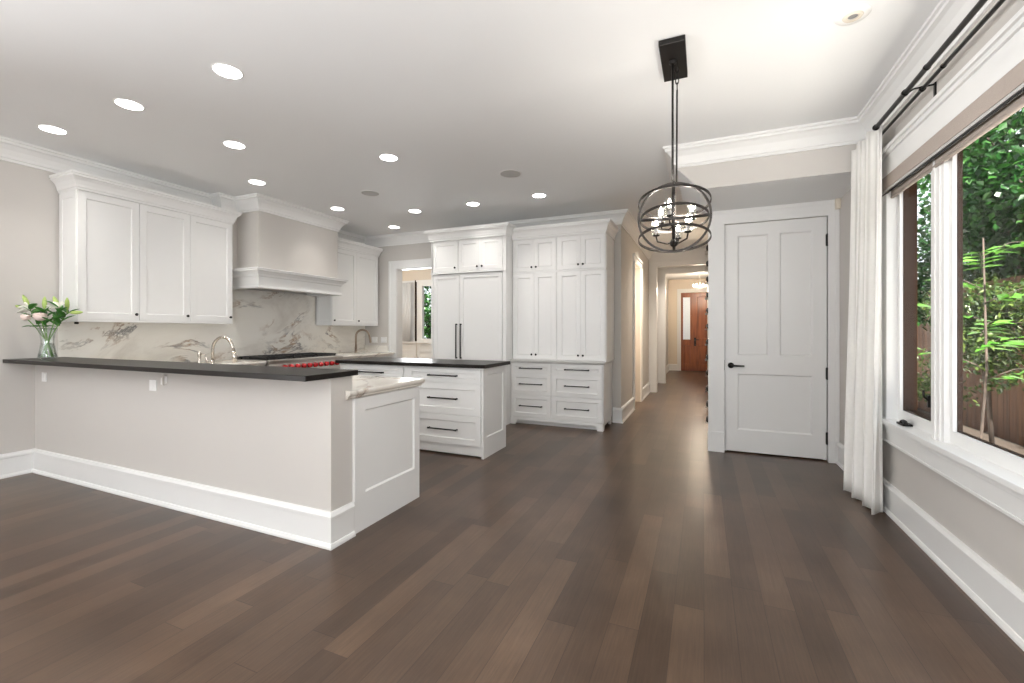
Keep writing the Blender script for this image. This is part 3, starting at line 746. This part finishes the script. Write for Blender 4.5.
# pantry
PX0, PX1, PY = -2.435, -1.14, 5.654
mid = -1.79
for k, (a, b, lab) in enumerate(((PX0, mid, 'tall white pantry cabinet of four doors against the refrigerator surround'), (mid, PX1, 'tall white pantry cabinet of four doors at the hall corner'))):
    c = thing('pantry_cabinet', lab, 'cabinet', ((a + b) / 2, 5.9, .87), 'pantry cabinets beside the refrigerator')
    MB().box(a + .0005, b - .0005, PY, YB - .025, .882, 2.52).box(a + .0005, b - .0005, PY - .021, PY, 2.055, 2.077).build('body', M['cab'], c)
    pth = [(a + .0005, PY - .02), (b - .0005, PY - .02)] + ([(b - .0005, YB - .03)] if k else [])
    MB().box(a + .0005, b - .0005, PY - .02, YB - .13, 2.52, 2.66).sweep(pth, CABCROWN, 2.53, -1).build('crown', M['cab'], c)
    if k: MB().panel((b - .0005, PY + .01, .90), Y, X, .50, 1.15, .004, [(.06, .44, .06, 1.09)], .0035, .003).panel((b - .0005, PY + .01, 2.08), Y, X, .50, .43, .004, [(.06, .44, .06, .37)], .0035, .003).build('end_panel', M['cab'], c)
    wd = (b - a - .02) / 2
    for i in range(2):
        x = a + .01 + i * wd + .0015
        for z0, hh, kz in ((.892, 1.159, .06), (2.081, .432, .055)):
            d = MB().shaker((x, PY, z0), X, -Y, wd - .003, hh, .02, .055).build('door', M['cab'], c)
            knob(d, (x + (wd - .033 if i == 0 else .030), PY - .02, z0 + kz), -Y)
LY = 5.60; LX0, LX1, LM = -2.437, -1.165, -1.845
for k, (a, b, lab) in enumerate(((LX0, LM, 'white three-drawer base cabinet beside the refrigerator surround'), (LM, LX1, 'white three-drawer base cabinet on bracket feet at the hall corner'))):
    c = thing('drawer_cabinet', lab, 'cabinet', ((a + b) / 2, 5.9, 0), 'drawer cabinets under the pantry')
    MB().box(a + .0005, b - .0005, LY, YB - .045, .098, .838).build('body', M['cab'], c)
    pz = MB()
    if k == 0: pz.prism([(a, LY - .02, 0), (a + .07, LY - .02, 0), (a + .10, LY - .02, .06), (b - .0005, LY - .02, .06), (b - .0005, LY - .02, .098), (a, LY - .02, .098)], (0, .03, 0))
    else:
        pz.prism([(a + .0005, LY - .02, .06), (b - .10, LY - .02, .06), (b - .07, LY - .02, 0), (b, LY - .02, 0), (b, LY - .02, .098), (a + .0005, LY - .02, .098)], (0, .03, 0))
        pz.prism([(b - .03, LY + .01, 0), (b - .03, LY + .06, 0), (b - .03, LY + .09, .06), (b - .03, LY + .44, .06), (b - .03, LY + .47, 0), (b - .03, LY + .53, 0), (b - .03, LY + .53, .098), (b - .03, LY + .01, .098)], (.03, 0, 0))
    pz.box(a + (.03 if k == 0 else .0005), b - (.04 if k else .0005), LY + .06, LY + .08, 0, .098)
    pz.build('base', M['cab'], c)
    if k: MB().panel((b - .0005, LY + .01, .10), Y, X, .52, .735, .004, [(.06, .46, .12, .68)], .0035, .003).build('end_panel', M['cab'], c)
    for z0, z1 in ((.705, .828), (.415, .693), (.112, .403)):
        d = MB().shaker((a + .012, LY, z0), X, -Y, b - a - .024, z1 - z0, .02, .05, .04 if z1 > .8 else .05).build('drawer', M['cab'], c)
        m_ = (a + b) / 2; z = (z0 + z1) / 2
        pull(d, (m_ - .155, LY - .012 + .003, z), (m_ + .155, LY - .009, z), -Y)
LEDGE = [(0, 0), (.010, .004), (.016, .014), (.030, .022), (.036, .030), (.036, .042), (0, .042)]
t = MB().box(LX0 + .005, LX1, LY - .02, YB - .05, .8385, .8805).sweep([(LX0, LY - .02), (LX1, LY - .02), (LX1, YB - .05)], LEDGE, .8385, -1).build('stone_ledge', M['stone']); tag(t, 'pale stone ledge between the pantry doors and the drawers', 'ledge')

# island
isl = thing('kitchen_island', 'white kitchen island with six drawers and black bar pulls', 'kitchen island', (-2.95, 4.2, 0))
IY = 3.925; IX0, IX1 = -3.86, -2.02
MB().box(IX0, IX1, IY, 4.43, .10, .900).box(IX0, IX1, IY + .05, 4.40, 0, .10).build('body', M['cab'], isl)
MB().panel((IX1, IY - .02, 0), Y, X, .545, .900, .022, [(.075, .47, .20, .83)], .011, .009).build('end_panel', M['cab'], isl)
MB().box(IX0, IX1, IY + .0, IY + .015, .02, .10).build('plinth', M['cab'], isl)
for a in (IX0 + .01, -2.915):
    for z0, z1 in ((.747, .880), (.425, .735), (.115, .413)):
        d = MB().shaker((a, IY, z0), X, -Y, .885, z1 - z0, .02, .06, .04 if z1 > .8 else .06).build('drawer', M['cab'], isl)
        z = (z0 + z1) / 2 + (.0 if z1 > .8 else .0)
        pull(d, (a + .28, IY - .009, z), (a + .61, IY - .009, z), -Y, .0075)
t = MB().box(IX0 - .03, -1.965, 3.87, 4.50, .9005, .937).build('island_countertop', M['quartz'], None, .003); tag(t, 'dark quartz top on the white drawer island', 'countertop')

# ------------------------------------------------------------ outlets and small fittings
def outlet(label, o, u, n, dbl=1, m='plastic'):
    o = Vector(o); u = Vector(u); n = Vector(n); wd = .080 * (1 if dbl == 1 else 1.6); hh = .040 if dbl == 1 else .05
    t = thing('outlet', label, 'outlet', o)
    P = lambda a, b, c: o + u * a + Z * b + n * c
    mb = MB(); mb.panel(P(-wd / 2, -hh, 0.001), u, n, wd, hh * 2, .006, [], 0, 0); mb.build('cover_plate', M[m], t, .0015)
    for k in range(dbl):
        cx = 0 if dbl == 1 else (-.032 + .064 * k)
        MB().panel(P(cx - .018, -.026, .007), u, n, .036, .052, .003, [(.008, .012, .032, .042), (.024, .028, .032, .042), (.008, .012, .010, .020), (.024, .028, .010, .020)], .002, .0005).build('socket', M[m], t)
    return t


outlet('white outlet on the bar wall below the lilies', (-5.38, 1.967, .86), X, -Y)
outlet('white outlet midway along the bar wall beside a small clip', (-3.76, 1.967, .865), X, -Y)
t = thing('cord_clip', 'small grey clip hanging under the bar top', 'clip', (-3.60, 1.95, .90))
MB().box(-3.63, -3.612, 1.945, 1.966, .88, .93).box(-3.612, -3.59, 1.952, 1.966, .885, .94).build('clip_body', M['plastic'], t)
MB().box(-3.612, -3.596, 1.943, 1.951, .875, .955).build('clip_tongue', M['steel'], t)
outlet('white double outlet plate in the corner beside the prep faucet', (-5.335, YB, 1.115), X, -Y, 2)
outlet('white double outlet plate touching the doorway casing', (-5.13, YB, 1.115), X, -Y, 2)
t = MB().box(1.155, XR - .003, 5.09, 5.134, 2.435, 2.53).box(1.165, XR - .012, 5.084, 5.09, 2.45, 2.515).build('door_sensor', M['cream']); tag(t, 'small cream sensor box on the top corner of the door casing', 'sensor')

# ------------------------------------------------------------ ceiling fittings
DL = [(-2.775, 1.865, 'lit recessed downlight above the open floor before the bar end'),
      (-3.84, 1.855, 'lit recessed downlight over the middle of the bar top'),
      (-4.89, 1.835, 'lit recessed downlight over the vase of lilies'),
      (-3.815, 2.625, 'lit recessed downlight over the bar faucet'),
      (-4.545, 3.385, 'lit recessed downlight before the range hood corner by the three-door cabinet'),
      (-2.75, 3.40, 'lit recessed downlight over the aisle before the island drawers'),
      (-4.53, 4.545, 'lit recessed downlight before the range hood corner by the two-door cabinet'),
      (-3.645, 5.06, 'lit recessed downlight before the narrow refrigerator door'),
      (-2.75, 5.08, 'lit recessed downlight before the wide refrigerator door'),
      (-1.84, 5.08, 'lit recessed downlight before the pantry cabinets'),
      (-4.51, 5.71, 'lit recessed downlight before the breakfast room doorway')]
OFF = [(-4.6, .25), (-2.8, .25), (-.9, .25), (-4.6, -1.6), (-2.8, -1.6), (-.9, -1.6)]
dl0 = None
for i, (x, y, lab) in enumerate(DL):
    if dl0 is None:
        dl0 = thing('recessed_light', lab, 'ceiling light', (x, y, ZC), 'lit recessed downlights in the kitchen ceiling')
        MB().lathe((x, y, ZC - .006), Z, [(.003, .078), (.002, .084), (.006, .092)], 32, caps=False).build('trim_ring', M['plastic'], dl0)
        MB().lathe((x, y, ZC - .004), Z, [(0, .0775), (.003, .0785)], 32).build('lens', M['lens'], dl0)
    else: copy_tree(dl0, (x, y, ZC), lab)
    lamp('downlight', 'SPOT', (x, y, ZC - .02), 23, (1, .95, .89), spot=math.radians(115), blend=.9, radius=.06)
for x, y in OFF: lamp('downlight', 'SPOT', (x, y, ZC - .02), 14, (1, .95, .89), spot=math.radians(130), blend=.9, radius=.06)
sp0 = None
for x, y, r, lab in ((-3.66, 4.19, .11, 'round grey ceiling speaker nearer the range hood'), (-1.858, 4.253, .115, 'round grey ceiling speaker nearer the chandelier')):
    t = thing('ceiling_speaker', lab, 'speaker', (x, y, ZC), 'round speakers in the kitchen ceiling')
    MB().lathe((x, y, ZC - .005), Z, [(0, r - .008), (0, r), (.005, r + .002)], 32, caps=False).build('rim', M['plastic'], t)
    MB().lathe((x, y, ZC - .0045), Z, [(0, r - .007), (.003, r - .007)], 32).build('grille', M['spk'], t)
t = thing('recessed_light', 'unlit white gimbal downlight near the window crown', 'ceiling light', (.715, 2.83, ZC))
MB().lathe((.715, 2.83, ZC - .008), Z, [(0, .045), (0, .072), (.008, .078)], 32, caps=False).build('trim_ring', M['plastic'], t)
MB().lathe((.715, 2.83, ZC - .010), Z, [(0, .022), (-.004, .040), (.004, .046), (.009, .046)], 28, caps=False).build('gimbal', M['cream'], t)
MB().lathe((.715, 2.83, ZC - .006), Z, [(0, .0225), (.003, .0225)], 20).build('lens', M['grey'], t)

# chandelier
CX_, CY_, CZ_ = -.165, 2.84, 1.955
ch = thing('chandelier', 'black hoop orb chandelier with lit candle bulbs hanging from a ceiling plate', 'chandelier', (CX_, CY_, CZ_))
MB().box(-.236, -.094, 2.64, 3.04, ZC - .032, ZC - .001).build('canopy', M['black'], ch, .003)
MB().tube([(CX_ - .006, CY_ - .02, ZC - .03), (CX_ - .006, CY_ - .02, CZ_ + .21)], .0065, 10).lathe((CX_ - .006, CY_ - .02, ZC - .05), Z, [(0, .01), (.006, .022), (.02, .022)], 14).build('rod', M['black'], ch)
lk = MB()
zz = ZC - .03
for k in range(5):
    c = Vector((CX_ + .018, CY_, zz - .012 - k * .034)); u = X if k % 2 else Y
    lk.tube([c + u * (.009 * math.cos(a)) + Z * (.022 * math.sin(a)) for a in [2 * PI * j / 16 for j in range(16)]], .0028, 6, True)
lk.build('chain', M['black'], ch)
MB().tube([(CX_ + .018, CY_, zz - .17), (CX_ + .015, CY_, CZ_ + .2)], .005, 8).build('cord_tube', M['black'], ch)
rt_ = Vector((math.cos(.058), math.sin(.058), 0)); fw_ = Vector((-rt_.y, rt_.x, 0))
C0 = Vector((CX_, CY_, CZ_)); R0 = .208
dc, ds = math.cos(math.radians(12)), math.sin(math.radians(12))
tl = (fw_ * dc - Z * ds).normalized()
for mbs in (MB().strap(C0, R0 + .003, rt_, Z, .008, .013),
            MB().strap(C0, R0 - .005, (fw_ + rt_ * .03).normalized(), Z, .006, .004),
            MB().strap(C0 + Z * .088, R0 - .001, rt_, tl, .008, .004),
            MB().strap(C0 - Z * .008, R0 - .012, rt_, tl, .008, .004),
            MB().strap(C0 - Z * .128, R0 - .001, rt_, tl, .008, .004),
            MB().strap(C0 - Z * .0, R0 - .010, rt_, (fw_ * math.cos(.262) + Z * math.sin(.262)).normalized(), .008, .004)):
    mbs.build('hoop', M['hoop'], ch)
MB().tube([C0 + Z * .215, C0 - Z * .16], .008, 10).lathe(C0 - Z * .18, Z, [(0, .006), (.01, .02), (.03, .026), (.045, .016), (.05, .009)], 14).build('stem', M['black'], ch)
for k in range(6):
    a = k * PI / 3 + .35; d = Vector((math.cos(a), math.sin(a), 0)); lo = -.115 if k % 2 else -.02
    e = C0 + d * .105 + Z * lo
    am = MB().tube([C0 + Z * (lo - .03), C0 + d * .04 + Z * (lo - .045), C0 + d * .098 + Z * (lo - .03), e], .005, 8).build('arm', M['black'], ch)
    MB().lathe(e, Z, [(0, .006), (.004, .020), (.010, .020), (.012, .011), (.052, .011), (.053, .004)], 14).build('candle_cup', M['black'], am)
    MB().lathe(e + Z * .010, Z, [(0, .026), (.10, .026)], 18, caps=False).build('glass_sleeve', M['clear'], am)
    MB().lathe(e + Z * .053, Z, [(0, .006), (.012, .011), (.024, .0125), (.040, .008), (.055, .002)], 12).build('bulb', M['bulb'], am)
    lamp('candle_glow', 'POINT', e + Z * .128, 1.8, (1, .94, .86), radius=.014)

# curtain, rods, shade
t = thing('curtain', 'white linen curtain gathered beside the garden window', 'curtain', (1.09, 4.0, .01))
mb = MB(); rows = []
prng = [random.uniform(0, 6) for _ in range(4)]
for j in range(24):
    z = .012 + (2.69 - .012) * j / 23; fz = j / 23; row = []
    amp = .045 - .020 * fz
    for i in range(110):
        s_ = i / 109; ph = 2 * PI * 3.1 * s_ + .4
        x = 1.105 - .050 * s_ * (1 - .6 * fz) - amp * math.sin(ph + .5 * math.sin(3 * fz + prng[0])) - .004 * math.sin(31 * s_ + 2 * fz)
        y = 3.735 + (.50 + .0 * fz) * s_ + .022 * math.sin(2 * ph + .8) + .012 * math.sin(2.2 * fz + 2) - (.02 - .05 * s_) * fz
        row.append((min(x, 1.158), min(y, 4.268), z))
    rows.append(row)
mb.ring_surface(rows, False, False)
o = mb.build('cloth', M['linen'], t); sm = o.modifiers.new('cloth thickness', 'SOLIDIFY'); sm.thickness = .003
rd = thing('curtain_rod', 'dark double curtain rod on a bracket above the window', 'curtain rod', (1.10, 2.2, 2.635))
MB().tube([(1.06, -1.0, 2.635), (1.06, 3.69, 2.635)], .013, 12).lathe((1.06, 3.685, 2.635), Y, [(0, .013), (.005, .020), (.015, .020), (.018, .001)], 14).build('front_rod', M['black'], rd)
MB().tube([(1.136, -1.0, 2.64), (1.136, 4.22, 2.64)], .010, 12).build('back_rod', M['black'], rd)
for y in (3.225, .4):
    b = MB().tube([(1.19, y, 2.655), (1.10, y, 2.650), (1.05, y, 2.620)], .005, 8).box(1.188, 1.1955, y - .009, y + .009, 2.58, 2.665)
    b.lathe((1.06, y - .01, 2.635), Y, [(0, .018), (.02, .018)], 14).lathe((1.136, y - .01, 2.64), Y, [(0, .015), (.02, .015)], 14)
    b.build('bracket', M['black'], rd)
MB().lathe((1.06, 2.95, 2.635), Y, [(0, .016), (.015, .016)], 14).lathe((1.136, 2.98, 2.64), Y, [(0, .013), (.012, .013)], 14).build('rod_joint', M['black'], rd)
rs = thing('roman_shade', 'taupe roman shade folded up under the window head', 'roman shade', (1.2, 2.3, 2.2))
MB().box(1.160, 1.172, OY0 - .1, 3.975, 2.255, 2.344).box(1.172, 1.2245, OY0 + .03, 3.855, 2.250, 2.344).build('valance', M['shade'], rs)
MB().box(1.160, 1.176, OY0 - .1, 3.975, 2.236, 2.252).build('bottom_rail', M['spk'], rs)
MB().tube([(1.168, OY0 - .1, 2.228), (1.168, 3.97, 2.228)], .006, 8).build('batten', M['blackm'], rs)
MB().box(1.190, 1.202, OY0 + .03, 3.855, 2.195, 2.262).tube([(1.196, OY0 + .03, 2.195), (1.196, 3.855, 2.195)], .010, 8).build('inner_fold', M['shade'], rs)

# ------------------------------------------------------------ lilies
VX, VY, VZ = -5.22, 1.925, 1.0265
vs = thing('glass_vase', 'clear flared glass vase on the wall end of the bar top', 'vase', (VX, VY, VZ))
MB().lathe((VX, VY, VZ), Z, [(.0, .040), (.006, .060), (.02, .064), (.08, .052), (.15, .042), (.22, .050), (.27, .066), (.268, .063), (.22, .047), (.15, .039), (.08, .049), (.02, .060), (.014, .001)], 28, caps=False).build('glass', M['clear'], vs)
MB().lathe((VX, VY, VZ + .017), Z, [(0, .058), (.004, .0585), (.062, .049), (.12, .040), (.121, .001)], 24).build('water', M['water'], vs)


def blade(mb, c, d, up_, L_, w_, droop=.3, n=6):
    c = Vector(c); d = Vector(d).normalized(); s = d.cross(Vector(up_)).normalized(); rows = []
    for i in range(n + 1):
        f = i / n; q = c + d * L_ * f - Z * droop * L_ * f * f; ww = w_ * math.sin(PI * min(1, .12 + .88 * f)) + .0008
        rows.append([q - s * ww + Z * ww * .35, q, q + s * ww + Z * ww * .35])
    mb.ring_surface(rows, False, False)


def stem_pts(foot, tip):
    f, tp = Vector(foot), Vector(tip); m_ = Vector((VX, VY, VZ + .22)) + (tp - Vector((VX, VY, 0))).normalized() * .0
    m_ = Vector((VX + (tp.x - VX) * .10, VY + (tp.y - VY) * .10, VZ + .17))
    return [f, f.lerp(m_, .5), m_, m_.lerp(tp, .5) + Z * .012, tp]


def lily(label, foot, tip, parts, nleaf):
    t = thing('lily_stem', label, 'flower', foot); pts = stem_pts(foot, tip)
    MB().tube(pts, [.0045, .0045, .004, .0035, .003], 7).build('stem', M['stemgreen'], t)
    for k in range(nleaf):
        q = pts[2].lerp(pts[4], .50 + .5 * k / max(1, nleaf - 1)); a = 2.1 * k + foot[0] * 40
        l = MB(); blade(l, q, (math.cos(a), math.sin(a) * .8, .80), Z, .125, .026, .22); o = l.build('leaf', M['lleaf'], t); o.modifiers.new('t', 'SOLIDIFY').thickness = .0012
    for kind, d in parts:
        d = Vector(d).normalized(); q = Vector(tip)
        if kind == 'bud':
            MB().tube([q, q + d * .03], .003, 6).lathe(q + d * .025, d, [(0, .004), (.02, .013), (.05, .017), (.085, .014), (.11, .005), (.115, .001)], 10).build('bud', M['bud'], t)
        else:
            b = MB(); u = d.orthogonal().normalized(); w_ = d.cross(u)
            for k in range(6):
                a = k * PI / 3; e = (d * .8 + (u * math.cos(a) + w_ * math.sin(a)) * .9).normalized(); blade(b, q, e, d, .085, .020, .2)
            o = b.build('bloom', M['petal'], t); o.modifiers.new('t', 'SOLIDIFY').thickness = .0012
    return t


rt2 = Vector((math.cos(math.radians(23.4)), math.sin(math.radians(23.4)), 0))


def at(dx, dy, z): return (VX + rt2.x * dx - rt2.y * dy, VY + rt2.y * dx + rt2.x * dy, VZ + z)


lily('lily stem leaning towards the plain wall with green buds', at(.040, .0, .020), at(-.15, 0, .43), [('bud', (-.95, -.38, .25)), ('bud', (-.35, -.2, .9)), ('bloom', (-.9, -.6, .55))], 7)
lily('lily stem leaning over the bar with a long green bud', at(-.040, .01, .020), at(.15, .02, .40), [('bud', (.93, .40, .06)), ('bud', (.25, -.1, .9))], 7)
lily('lily stem with an open white bloom at its top', at(-.02, -.03, .020), at(.13, -.03, .44), [('bloom', (.3, -.5, .8)), ('bud', (-.7, 0, .8))], 7)
lily('leafy lily stem upright at the centre of the vase', at(.02, .03, .020), at(-.06, .03, .41), [('bud', (-.2, .1, 1))], 8)


def rose(label, foot, tip, r):
    t = thing('rose_stem', label, 'flower', foot); pts = stem_pts(foot, tip)
    MB().tube(pts, .004, 7).build('stem', M['stemgreen'], t)
    b = MB(); q = Vector(tip)
    b.lathe(q - Z * r * .7, Z, [(0, r * .25), (r * .25, r * .7), (r * .7, r * .92), (r * 1.1, r * .80), (r * 1.35, r * .45), (r * 1.4, .001)], 14)
    for k in range(11):
        a = k * 2.4; e = Vector((math.cos(a), math.sin(a), .5 + .05 * k)).normalized(); blade(b, q - Z * r * .4 + e * r * .2, e, Z, r * 1.0, r * .55, -.2, 4)
    o = b.build('bloom', M['rose'], t); o.modifiers.new('t', 'SOLIDIFY').thickness = .0012
    for k in range(2):
        l = MB(); blade(l, pts[3], (math.cos(k * 3 + 1), math.sin(k * 3 + 1), .3), Z, .09, .02, .3); o = l.build('leaf', M['lleaf'], t); o.modifiers.new('t', 'SOLIDIFY').thickness = .0012


rose('full pale pink rose in the middle of the bouquet', at(.0, -.042, .020), at(.0, -.06, .365), .050)
rose('small dusky rose hanging at the wall side of the bouquet', at(.03, -.03, .020), at(-.135, -.05, .36), .036)

# ------------------------------------------------------------ wine pegs and foyer lamp
wr = thing('wine_rack', 'column of dark wall pegs for wine bottles in the hall', 'wine rack', (.08, 5.9, .2))
NB = 12
for k in range(NB):
    z = .22 + k * .185
    for y in (5.76, 5.94):
        MB().lathe((.0995, y, z - .040), -X, [(0, .007), (.078, .007), (.080, .009), (.085, .009), (.086, .001)], 10).build('peg', M['steel'], wr)
b0 = None
for k in range(NB):
    z = .22 + k * .185; lab = 'dark wine bottle lying on the hall wall pegs'
    if b0 is None:
        b0 = thing('wine_bottle', lab, 'wine bottle', (.056, 5.70, z - .036), 'wine bottles on the hall pegs')
        MB().lathe((.056, 5.69, z), Y, [(0, .024), (.004, .031), (.19, .032), (.215, .027), (.235, .016), (.30, .0145), (.302, .001)], 18).build('glass', M['bottle'], b0)
        MB().lathe((.056, 5.925, z), Y, [(0, .0172), (.068, .0155), (.069, .001)], 14).build('foil', M['foil'], b0)
    else: copy_tree(b0, (.056, 5.70, z - .036), lab)
fl = thing('foyer_chandelier', 'small lit crystal chandelier hanging in the foyer beyond the hall', 'chandelier', (-.1, 13.4, 2.5))
MB().lathe((-.1, 13.4, ZC - .03), Z, [(0, .06), (.029, .07)], 18).tube([(-.1, 13.4, ZC - .03), (-.1, 13.4, 2.5)], .008, 8).build('stem', M['steel'], fl)
MB().tube([Vector((-.1, 13.4, 2.5)) + Vector((math.cos(a), math.sin(a), 0)) * .16 for a in [2 * PI * j / 20 for j in range(20)]], .010, 6, True).tube([(-.26, 13.4, 2.5), (.06, 13.4, 2.5)], .008, 6).build('ring', M['steel'], fl)
for j in range(6):
    a = j * PI / 3; MB().lathe((-.1 + .16 * math.cos(a), 13.4 + .16 * math.sin(a), 2.51), Z, [(0, .008), (.02, .018), (.05, .016), (.07, .002)], 10).build('bulb', M['bulb'], fl)
lamp('foyer_glow', 'POINT', (-.1, 13.4, 2.40), 40, (1, .84, .66), radius=.12)
lamp('hall_fill', 'SPOT', (-.5, 8.0, ZC - .03), 120, (1, .88, .74), spot=2.4, blend=.9, radius=.08)  # added spot without a fixture, brightens the hall
lamp('hall_fill', 'SPOT', (-.5, 10.5, ZC - .03), 90, (1, .88, .74), spot=2.4, blend=.9, radius=.08)  # second added spot, also without a fixture
lamp('side_room_glow', 'POINT', (-1.9, 7.8, 1.7), 60, (1, .80, .58), radius=.1)
